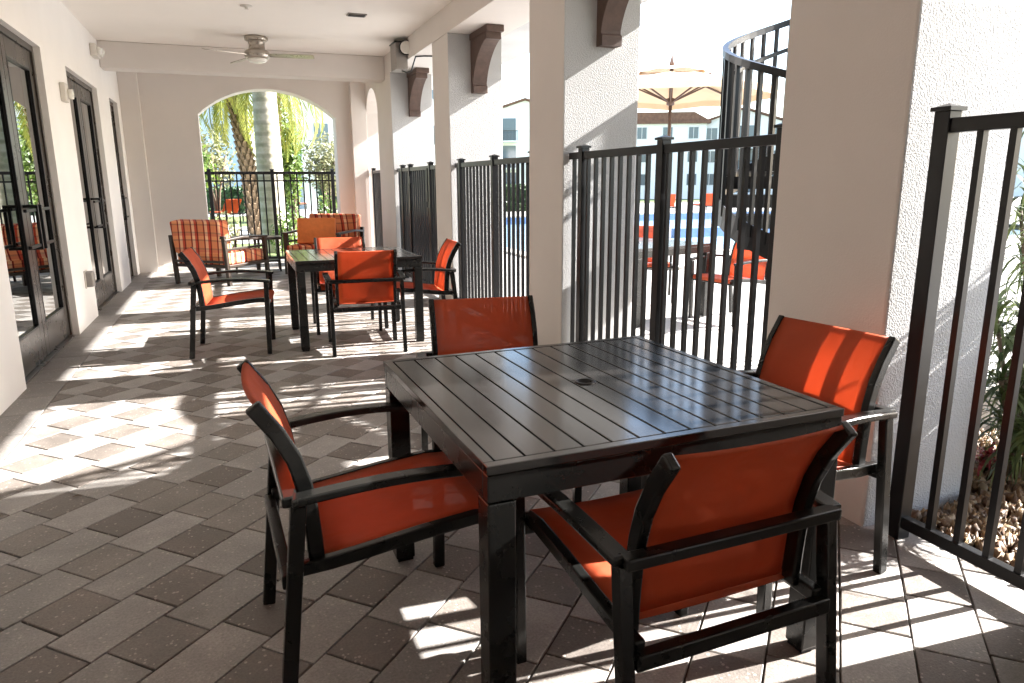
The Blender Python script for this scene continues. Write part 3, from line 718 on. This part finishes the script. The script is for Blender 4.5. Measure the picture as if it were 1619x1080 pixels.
k = MB(); k.box(-.16, .0, -.16, .16, .15, .165); k.build('lid', M['black'], e, .003)
k = MB(); k.tube([(-.03, -.17, .09), (-.03, -.235, .08)], .075, 20); k.build('lamp_head', M['lamp'], e)
k = MB(); k.tube([(-.03, -.168, .09), (-.03, -.215, .082)], .085, 20); k.build('lamp_collar', M['black'], e)
cb = MB(); cb.tube([(XR-.06, 9.28, 2.69), (XR-.03, 9.15, 2.655), (XR-.008, 9.0, 2.66), (XR+.02, 8.88, ZA-.012), (XR+.10, 8.82, ZA-.012), (XR+.35, 8.75, ZA-.012)], .009, 8)
tag(cb.build('power_cable', M['black']), 'black cable running from the grey floodlight box under the beam', 'cable')
lf = MB(); p = [lf.v(c) for c in ((-.02,0,.003),(0,-.011,.009),(.022,0,.004),(0,.011,.008))]; lf.f(p); lo = lf.build('fallen_leaf', M['trunk'], solid=.001); lo.location = (-.725, 3.372, .001)
tag(lo, 'tiny dark dead leaf lying on the floor pavers', 'leaf')

# ------------------------------------------------------------------ spiral staircase
SC = Vector((4.05, 3.95, 0)); SR = .86; ZS = .00486
st = thing('spiral_staircase', 'black metal spiral staircase with curved railing behind the fence', 'staircase', SC)
zt = lambda d: .98+(194-d)*ZS
k = MB(); k.lathe([(.07, -.01), (.07, 2.55)], 20); k.build('centre_pole', M['black'], st)
hl = [d for d in range(390, -121, -6)]
hp = lambda d, r, z: (r*math.cos(R(d)), r*math.sin(R(d)), z)
k = MB(); k.sweep([hp(d, SR, zt(d)+1.0) for d in hl], .045, .04, (0,0,1)); k.build('handrail', M['black'], st)
k = MB(); k.sweep([hp(d, SR-.05, zt(d)+.80) for d in hl if d < 130], .03, .03, (0,0,1)); k.build('inner_rail', M['black'], st)
k = MB(); k.sweep([hp(d, SR, zt(d)-.06) for d in hl], .16, .012, (0,0,1)); k.build('stringer', M['black'], st)
d = 382
while d > -118:
    z0, z1 = zt(d)-.06, zt(d)+.985
    k = MB(); k.bar(hp(d, SR, max(0, z0)), hp(d, SR, z1), .024, .024, (math.cos(R(d)), math.sin(R(d)), 0)); k.build('baluster', M['black'], st)
    d -= 8.2
d = 380
while d > -115:
    z = zt(d)-.03
    k = MB(); a0, a1 = d+13, d-15
    top = [hp(a0, .06, z), hp(a0, SR-.01, z), hp((a0+a1)/2, SR-.01, z), hp(a1, SR-.01, z), hp(a1, .06, z)]
    A = [k.v(p) for p in top]; B = [k.v((p[0], p[1], p[2]-.092)) for p in top]
    k.f(A); k.f(list(reversed(B)))
    for i in range(5): k.f([A[i], B[i], B[(i+1) % 5], A[(i+1) % 5]])
    k.build('tread', M['black'], st); d -= 27.0
k = MB(); k.box(3.66-SC.x, 1.3, -1.75, -.86, 2.95, 3.06); k.build('shade_landing', M['black'], st)  # unseen slab above the frame, added to shade the walkway floor

# ------------------------------------------------------------------ parasol
um = thing('parasol', 'beige square market parasol with wooden pole outside the fence', 'parasol', (6.31, 9.63, 0), R(12))
k = MB(); k.tube([(0,0,.05), (0,0,3.02)], .026, 14, (1,0,0)); k.build('pole', M['wood'], um)
k = MB(); k.lathe([(.32, 0), (.32, .05), (.28, .07), (.05, .09), (.045, .3)], 28); k.build('base', M['greymetal'], um)
UR, UZ, UT = 1.55, 2.60, 2.98
k = MB(); n = 8; rim = []; vr = []; mid = []
for i in range(n):
    a = 2*PI*i/n
    rim.append(Vector((UR*math.cos(a), UR*math.sin(a), UZ))); mid.append(Vector((.40*math.cos(a), .40*math.sin(a), UT-.10)))
ring = []; m2 = []; val = []
for i in range(n):
    ring += [k.v(rim[i]), k.v((rim[i]+rim[(i+1) % n])/2+Vector((0,0,.035)))]
    val += [k.v(rim[i]+Vector((0,0,-.09))), k.v((rim[i]+rim[(i+1) % n])/2+Vector((0,0,-.06)))]
    m2 += [k.v(mid[i]), k.v((mid[i]+mid[(i+1) % n])/2+Vector((0,0,-.01)))]
for i in range(2*n):
    j = (i+1) % (2*n); k.f([ring[i], ring[j], m2[j], m2[i]], True); k.f([val[i], val[j], ring[j], ring[i]])
k.build('canopy', M['canvas'], um, solid=.004)
k = MB(); top = k.v((0,0,UT+.03)); cr_ = [k.v((.50*math.cos(2*PI*i/16), .50*math.sin(2*PI*i/16), UT-.085+(.02 if i % 2 else 0))) for i in range(16)]
for i in range(16): k.f([cr_[i], cr_[(i+1) % 16], top])
k.build('vent_cap', M['canvas'], um, solid=.004)
k = MB(); k.lathe([(.02, UT+.02), (.045, UT+.05), (.03, UT+.09), (.012, UT+.16), (.004, UT+.19)], 14); k.build('finial', M['wood'], um)
for i in range(n):
    a = 2*PI*i/n; c, s1 = math.cos(a), math.sin(a)
    k = MB(); k.bar((.04*c, .04*s1, UT-.06), (UR*.98*c, UR*.98*s1, UZ-.012), .018, .026, (-s1, c, 0)); rb = k.build('rib', M['wood'], um)
    k = MB(); k.bar((.05*c, .05*s1, UZ-.10), (UR*.5*c, UR*.5*s1, UZ+.22), .016, .022, (-s1, c, 0)); k.build('strut', M['wood'], rb)
k = MB(); k.lathe([(.03, UZ-.16), (.06, UZ-.15), (.06, UZ-.06), (.03, UZ-.05)], 16); k.build('hub', M['wood'], um)

# ------------------------------------------------------------------ chaise loungers far away
def chaise(label, loc, rz):
    t = thing('sun_lounger', label, 'sun lounger', loc, rz, 'orange sun loungers in the garden and by the pool')
    k = MB(); k.box(-.33, -.29, -.95, .95, .26, .31); k.box(.29, .33, -.95, .95, .26, .31); k.box(-.29, .29, -.95, -.91, .26, .31); k.box(-.29, .29, .91, .95, .26, .31); k.build('frame', M['chairm'], t)
    for sx in (-.31, .31):
        for y in (-.8, .8): k = MB(); k.box(sx-.02, sx+.02, y-.02, y+.02, 0, .26); k.build('leg', M['chairm'], t)
    k = MB(); k.box(-.29, .29, -.93, .30, .31, .345); k.build('seat_sling', M['sling'], t, .01)
    k = MB(); k.obox((0, .60, .56), .58, .75, .04, Matrix.Rotation(R(42), 3, 'X')); k.build('back_sling', M['sling'], t, .01)
    return t
c0 = chaise('orange sun lounger on the lawn left of the patterned palm trunk', (-.15, 29.0, -.03), R(200))
dup(c0, (3.25, 39.5, -.03), R(160), 'orange sun lounger on the lawn right of the smooth palm trunk')
dup(c0, (17.2, 26.2, 0), R(150), 'left orange sun lounger beyond the pool, seen through the fence')
dup(c0, (19.4, 26.6, 0), R(160), 'right orange sun lounger beyond the pool, seen through the fence')

# ------------------------------------------------------------------ plants
def leaf_cloud(k, c, rx, ry, rz, n, size, seed, shell=.45):
    rnd = random.Random(seed)
    for _ in range(n):
        while True:
            d = Vector((rnd.gauss(0,1), rnd.gauss(0,1), rnd.gauss(0,1)))
            if d.length > .1: break
        d.normalize(); r_ = shell+(1-shell)*rnd.random()**.6
        lump = 1+.18*math.sin(5*d.x+seed)*math.cos(4*d.y+seed*2)+.14*math.sin(7*d.z+seed)
        p = Vector((c[0]+d.x*rx*r_*lump, c[1]+d.y*ry*r_*lump, c[2]+d.z*rz*r_*lump))
        nrm = (d+Vector((rnd.uniform(-1,1), rnd.uniform(-1,1), rnd.uniform(-.6,1)))).normalized()
        t = nrm.orthogonal().normalized(); t.rotate(Matrix.Rotation(rnd.uniform(0, 6.28), 3, nrm)); b = nrm.cross(t)
        s1 = size*rnd.uniform(.6, 1.3)
        k.f([k.v(p-t*s1), k.v(p-b*s1*.4), k.v(p+t*s1), k.v(p+b*s1*.4)])
def bush(name, label, cat, loc, r, h, n, size, m, seed, stem=0.0, group=None, sub=3):
    t = thing(name, label, cat, loc, 0, group)
    k = MB(); rnd = random.Random(seed)
    for i in range(sub):
        leaf_cloud(k, (rnd.uniform(-.3,.3)*r, rnd.uniform(-.3,.3)*r, stem+h*(.3+.42*i/max(1,sub-1))), r*rnd.uniform(.65,.95), r*rnd.uniform(.65,.95), h*.36, n//sub, size, seed+i)
    k.build('crown', m, t, recalc=False)
    k = MB()
    for i in range(4):
        a = rnd.uniform(0, 6.28); k.tube([(.02*i, 0, 0), (.15*r*math.cos(a), .15*r*math.sin(a), (stem+h*.3)*.6), (.5*r*math.cos(a), .5*r*math.sin(a), stem+h*.6)], .02+.02*h/2, 6, (math.sin(a), -math.cos(a), 0))
    k.build('trunk', M['trunk'], t)
    return t
def frond(k, base, az, elev, L, droop, rnd, wid=.028, llen=.42, nl=34, mi=0):
    pts = []; p = Vector(base); e_ = elev
    n = 12; d_h = Vector((math.cos(az), math.sin(az), 0))
    for i in range(n+1):
        pts.append(p.copy()); d = d_h*math.cos(e_)+Vector((0,0,1))*math.sin(e_); p = p+d*(L/n); e_ -= droop/n*(1+i/n)
    side = Vector((-math.sin(az), math.cos(az), 0))
    k.sweep(pts, .025, .018, side)
    for i in range(nl):
        q = .12+.88*i/nl; f_ = q*n; a = min(n-1, int(f_)); pp = pts[a].lerp(pts[a+1], f_-a); tg = (pts[a+1]-pts[a]).normalized()
        ll = llen*math.sin(PI*min(1, .15+q*.9))*rnd.uniform(.8, 1.1)+.08
        for s in (-1, 1):
            d = (side*s*.75+tg*.75+Vector((0,0,-.35+rnd.uniform(-.2,.15)))).normalized(); nn = d.cross(tg).normalized(); wv = nn.cross(d).normalized()*wid
            e2 = pp+d*ll+Vector((0,0,-.10*ll)); mdl = pp+d*ll*.5
            k.f([k.v(pp-wv*.4), k.v(mdl-wv*.5), k.v(e2), k.v(mdl+wv*.5)])
def date_palm(label, loc, h, lean, nf, seed, L=2.6, mfrond=None):
    t = thing('date_palm', label, 'palm tree', loc, 0, 'palm trees beyond the end arch')
    wob = lambda z: Vector((lean[0]*(z/h)**1.5, lean[1]*(z/h)**1.5, 0))
    k = MB(); rnd = random.Random(seed)
    k.lathe([(.18-.03*i/20, h*i/20) for i in range(21)], 14, wob=wob)
    rows = int(h/.16)
    for r_ in range(rows):
        z = .1+r_*.16; rad = .18-.03*z/h
        for j in range(9):
            a = 2*PI*(j+.5*(r_ % 2))/9+rnd.uniform(-.06, .06); c, s1 = math.cos(a), math.sin(a); w0 = wob(z)
            o = Vector((c, s1, 0)); sd = Vector((-s1, c, 0)); b = Vector((rad*c, rad*s1, z))+w0
            p = [b-sd*.062+Vector((0,0,-.06)), b+sd*.062+Vector((0,0,-.06)), b+sd*.03+o*.075+Vector((0,0,.10)), b-sd*.03+o*.075+Vector((0,0,.10)), b+Vector((0,0,.14))]
            q = [k.v(x) for x in p]; k.f([q[0], q[1], q[2], q[3]]); k.f([q[1], q[4], q[2]]); k.f([q[0], q[3], q[4]]); k.f([q[3], q[2], q[4]])
    k.build('trunk', M['scale'], t)
    k = MB(); top = Vector((0,0,h))+wob(h)
    for i in range(nf):
        az = i*2.39996+rnd.uniform(-.2, .2); ev = R(75)-R(118)*(i/nf)
        frond(k, top+Vector((0,0,.1)), az, ev, L*rnd.uniform(.8, 1.1), R(70), rnd, .03, .45, 36)
    k.build('crown', mfrond or M['frond'], t, recalc=False)
    return t
date_palm('date palm with diamond patterned trunk left of the smooth palm trunk', (.62, 20.6, -.03), 4.5, (-.42, .2), 50, 5)
date_palm('date palm behind the smooth trunk, yellow green fronds hanging to the right', (1.08, 20.6, -.03), 4.45, (.30, 0), 52, 11, 3.0)
date_palm('tall date palm far left in the garden, mostly hidden by the arch edge', (-1.9, 19.0, -.03), 5.0, (0, 0), 36, 17)
rp = thing('royal_palm', 'royal palm with thick smooth banded grey trunk just outside the arch', 'palm tree', (.80, 15.3, -.03), 0, 'palm trees beyond the end arch')
k = MB(); pr = []
for i in range(60):
    z = 8.6*i/59; r_ = (.26-.055*min(1, z/3.0) if z < 3 else .205)+.02*math.sin(z*.7)
    pr += [(r_, z), (r_+.004, z+.012), (r_, z+.05)]
k.lathe(pr, 24); k.build('trunk', M['bark'], rp)
k = MB(); rnd = random.Random(3)
for i in range(14): frond(k, (0,0,9.6), i*2.39996, R(70)-R(95)*i/14, 3.2, R(65), rnd, .035, .6, 40)
k.lathe([(.22, 8.55), (.20, 9.0), (.12, 9.7), (.05, 9.9)], 14); k.build('crown', M['leafg'], rp, recalc=False)
bush('garden_tree', 'columnar green tree right of the smooth palm trunk', 'tree', (1.74, 22.5, -.03), .42, 3.2, 2600, .09, M['leafg'], 21, .2, 'leafy trees beyond the end arch', 5)
bush('garden_tree', 'pale olive tree before the white house, right side of the arch', 'tree', (3.35, 27.5, -.03), .85, 2.1, 2600, .08, M['leafo'], 22, .9, 'leafy trees beyond the end arch', 4)
bush('garden_tree', 'bright green small tree at the left edge of the arch', 'tree', (-1.0, 24.5, -.03), .65, 1.9, 1300, .09, M['leafg'], 23, 1.1, 'leafy trees beyond the end arch', 4)
bush('garden_tree', 'grey green tree behind the patterned palm trunk', 'tree', (-.45, 30.0, -.03), .95, 2.0, 1200, .10, M['leafo'], 24, 1.2, 'leafy trees beyond the end arch', 4)
bush('shrub', 'loose shrub just outside the arch fence by the left armchair', 'shrub', (-.05, 14.3, -.03), .34, .72, 420, .045, M['leafo'], 31, .1)
bush('shrub', 'low leafy shrub at the foot of the smooth palm trunk', 'shrub', (.95, 14.4, -.03), .36, .66, 480, .05, M['leafg'], 32, .1)
bush('shrub', 'yellow green shrub at the right end of the arch fence', 'shrub', (2.2, 18.0, -.03), .4, 1.0, 500, .05, M['leafg'], 33, .1)
def hedge(label, x0, x1, y0, y1, h, seed):
    t = thing('clipped_hedge', label, 'hedge', ((x0+x1)/2, (y0+y1)/2, -.03))
    k = MB(); rnd = random.Random(seed); a, b = (x1-x0)/2, (y1-y0)/2
    for _ in range(int(900*(x1-x0))):
        f = rnd.random(); p = Vector((rnd.uniform(-a,a), rnd.uniform(-b,b), rnd.uniform(.05,h)))
        if f < .45: p.y = -b+rnd.uniform(-.05,.08)
        elif f < .8: p.z = h+rnd.uniform(-.08,.05)
        n_ = Vector((rnd.uniform(-1,1), rnd.uniform(-1.4,.6), rnd.uniform(-.3,1.2))).normalized(); t1 = n_.orthogonal().normalized(); b1 = n_.cross(t1); s1 = rnd.uniform(.05,.10)
        k.f([k.v(p-t1*s1), k.v(p-b1*s1*.6), k.v(p+t1*s1), k.v(p+b1*s1*.6)])
    k.build('leaves', M['leafd'], t, recalc=False)
    k = MB(); k.box(-a+.05, a-.05, -b+.05, b-.05, 0, h-.08); k.build('branches', M['leafd'], t)
hedge('dark clipped hedge behind the left lawn lounger', -3.2, 1.0, 35.5, 36.7, 1.15, 41)
hedge('dark clipped hedge right of the smooth palm trunk before the white house', 4.3, 6.6, 38.0, 39.0, 1.3, 42)
hedge('long dark clipped hedge along the far side of the pool', 9.0, 16.0, 31.5, 32.4, 1.2, 43)
# planter: pebbles, strappy plants, red plant
k = MB(); bm = k.bm; cl = bm.loops.layers.float_color.new('tone'); rnd = random.Random(9)
bmt = bmesh.new(); bmesh.ops.create_icosphere(bmt, subdivisions=1, radius=1.0); tv = [v_.co.copy() for v_ in bmt.verts]; tf = [[v_.index for v_ in f.verts] for f in bmt.faces]; bmt.free()
for _ in range(5200):
    x = rnd.uniform(2.41, 3.7); y = rnd.uniform(.8, 2.3)
    if XR-.05 < x < XO+.02 and y > 1.86: continue
    r_ = rnd.uniform(.012, .030); base = rnd.choice([(.17,.095,.04), (.22,.135,.06), (.12,.062,.028), (.30,.22,.13), (.19,.13,.08), (.08,.045,.022), (.14,.075,.03)]); f = rnd.uniform(.8, 1.2)
    rot = Matrix.Rotation(rnd.uniform(0,6.28), 3, Vector((rnd.gauss(0,1), rnd.gauss(0,1), rnd.gauss(0,1))).normalized()); sc = Vector((r_, r_*rnd.uniform(.65,1), r_*rnd.uniform(.5,.8)))
    hgt = .03+.09*min(1, max(0, (x-2.6)/.6))
    vs = [bm.verts.new(rot @ Vector((c.x*sc.x, c.y*sc.y, c.z*sc.z))+Vector((x, y, hgt*.7+rnd.uniform(-.02,.025)))) for c in tv]
    for q in tf:
        fc = bm.faces.new([vs[i] for i in q]); fc.smooth = True
        for l in fc.loops: l[cl] = (base[0]*f, base[1]*f, base[2]*f, 1)
g_ = k.build('pebbles', M['gravel'], recalc=False); g_['kind'] = 'stuff'; g_['label'] = 'brown and tan river pebbles filling the planter behind the near fence'; g_['category'] = 'gravel'
def strappy(label, loc, stems, seed, m, h0, h1, ll, nl, cat='plant', name='strappy_plant', wid=.012):
    t = thing(name, label, cat, loc, 0)
    rnd = random.Random(seed); k = MB(); kl = MB()
    for _ in range(stems):
        a = rnd.uniform(0, 6.28); ln = rnd.uniform(.03, .22); h = rnd.uniform(h0, h1)
        pts = [Vector((rnd.uniform(-.05,.05), rnd.uniform(-.05,.05), 0))]
        for i in range(1, 6): pts.append(pts[0]+Vector((math.cos(a)*ln*(i/5)**1.3, math.sin(a)*ln*(i/5)**1.3, h*i/5)))
        k.tube(pts, .009, 7, (math.sin(a), -math.cos(a), 0))
        for j in range(nl):
            q = rnd.uniform(.25, 1.0) if rnd.random() < .55 else rnd.uniform(.85, 1.02); b = pts[0].lerp(pts[-1], min(1, q)); b.z = h*q
            az = rnd.uniform(0, 6.28); el = rnd.uniform(-.3, 1.2); L = ll*rnd.uniform(.6, 1.2); p = b.copy(); prev = None; sd = Vector((-math.sin(az), math.cos(az), 0)); e1 = el
            for i in range(6):
                w_ = wid*(1-i/5.2)*(1 if i else .6); cur = (kl.v(p-sd*w_), kl.v(p+sd*w_))
                if prev: kl.f([prev[0], prev[1], cur[1], cur[0]], True)
                prev = cur; p = p+(Vector((math.cos(az), math.sin(az), 0))*math.cos(e1)+Vector((0,0,1))*math.sin(e1))*(L/5); e1 -= .42
    k.build('stem', M['trunk'], t); kl.build('leaves', m, t, recalc=False)
    return t
strappy('tall strappy leaved plant behind the near fence at the right edge', (3.24, 1.95, .03), 10, 51, M['dracaena'], .5, 1.55, .38, 60)
strappy('bushy strappy plant low in the pebble bed at the right edge', (3.06, 1.86, .03), 9, 52, M['dracaena'], .25, .8, .30, 48)
strappy('tall strappy plant farther out beside the pebble bed', (3.95, 2.45, .0), 7, 53, M['dracaena'], .9, 1.8, .36, 34)
strappy('strappy plant at the far right, its leaves shading the pillar', (3.62, 1.74, .0), 6, 57, M['dracaena'], .8, 1.6, .36, 36)
strappy('small red leaved plant in the pebble bed beside the pillar', (2.98, 1.98, .05), 2, 54, M['redleaf'], .06, .12, .13, 22, 'plant', 'red_plant', .011)
ub = thing('utility_box', 'low grey utility box on the deck beyond the plants', 'utility box', (3.42, 2.55, -.03))
k = MB(); k.box(-.22, .22, -.2, .2, 0, .30); k.build('body', M['greymetal'], ub, .008)
k = MB(); k.box(-.235, .235, -.215, .215, .30, .33); k.build('lid', M['curb'], ub, .006)

# ------------------------------------------------------------------ far houses
def house(label, loc, rz, W_, D_, floors, cols, wall, gable=True, fh=2.9, balc=()):
    t = thing('apartment_house', label, 'house', loc, rz, 'white houses in the background'); H = floors*fh
    k = MB(); k.box(-W_/2, W_/2, 0, D_, -.6, H)
    if gable: k.prism([(-W_/2, H), (W_/2, H), (0, H+W_*.16)], 1, 0.001, D_-.001)
    k.build('wall', wall, t)
    k = MB()
    if gable:
        for s in (-1, 1):
            p = [(s*(W_/2+.45), H-.10), (0, H+W_*.16+.04), (0, H+W_*.16+.24), (s*(W_/2+.45), H+.10)]; k.prism(p, 1, -.45, D_+.4)
    else: k.box(-W_/2-.4, W_/2+.4, -.4, D_+.4, H+.0, H+.28); k.prism([(-W_/2-.3, H+.28), (W_/2+.3, H+.28), (W_/2-1.4, H+1.2), (-W_/2+1.4, H+1.2)], 1, -.3, D_+.3)
    k.build('roof', M['roof'], t)
    cw = W_/cols
    for f in range(floors):
        for c in range(cols):
            x = -W_/2+cw*(c+.5); z = f*fh+.85
            if (f, c) in balc:
                k = MB(); k.box(x-1.15, x+1.15, -.03, -.005, f*fh+.1, f*fh+2.35); wn = k.build('balcony_door', M['bglass'], t)
                k = MB(); k.box(x-1.35, x+1.35, -1.2, -.002, f*fh-.12, f*fh+.05); bo = k.build('balcony', M['bwhite'], t)
                k = MB(); k.box(x-1.35, x+1.35, -1.2, -1.16, f*fh+1.0, f*fh+1.06)
                for i in range(19): k.box(x-1.35+i*.148, x-1.32+i*.148, -1.19, -1.165, f*fh+.05, f*fh+1.0)
                k.build('railing', M['black'], bo)
            else:
                ww = min(1.5, cw*.42)/2
                k = MB(); k.box(x-ww, x+ww, -.05, .0-.004, z, z+1.35); wn = k.build('window', M['bframe'], t)
                k = MB(); k.box(x-ww+.08, x-.03, -.062, -.051, z+.08, z+1.27); k.box(x+.03, x+ww-.08, -.062, -.051, z+.08, z+1.27); k.build('pane', M['bglass'], wn)
    return t
house('white house with upper windows right of the smooth palm trunk', (9.5, 48, 0), 0, 10, 10, 3, 4, M['bwhite'], False)
house('pale blue and white house behind the patterned palm trunk', (-3.6, 50, 0), .1, 9, 10, 3, 4, M['bblue'], False, balc=((1, 1), (2, 1)))
house('white apartment house with dark gable and stacked balconies beside the middle pillar', (29.5, 72, 0), -.38, 8.5, 10, 3, 2, M['bwhite'], True, 2.75, ((1, 0), (2, 0), (0, 0)))
house('white apartment block below the left rim of the beige parasol', (43.0, 71, 0), -.45, 14, 10, 3, 5, M['bwhite'], False, 2.5, ((1, 1), (2, 1), (0, 1)))
house('white apartment block with gable and balconies behind the spiral staircase', (53.0, 66.5, 0), -.55, 10, 10, 3, 3, M['bwhite'], True, 2.45, ((1, 1), (2, 1), (0, 1)))
house('long white apartment block far right beyond the pool deck', (66, 48, 0), -1.0, 26, 10, 3, 8, M['bwhite'], False, 2.6, ((1, 3), (2, 3), (0, 3)))
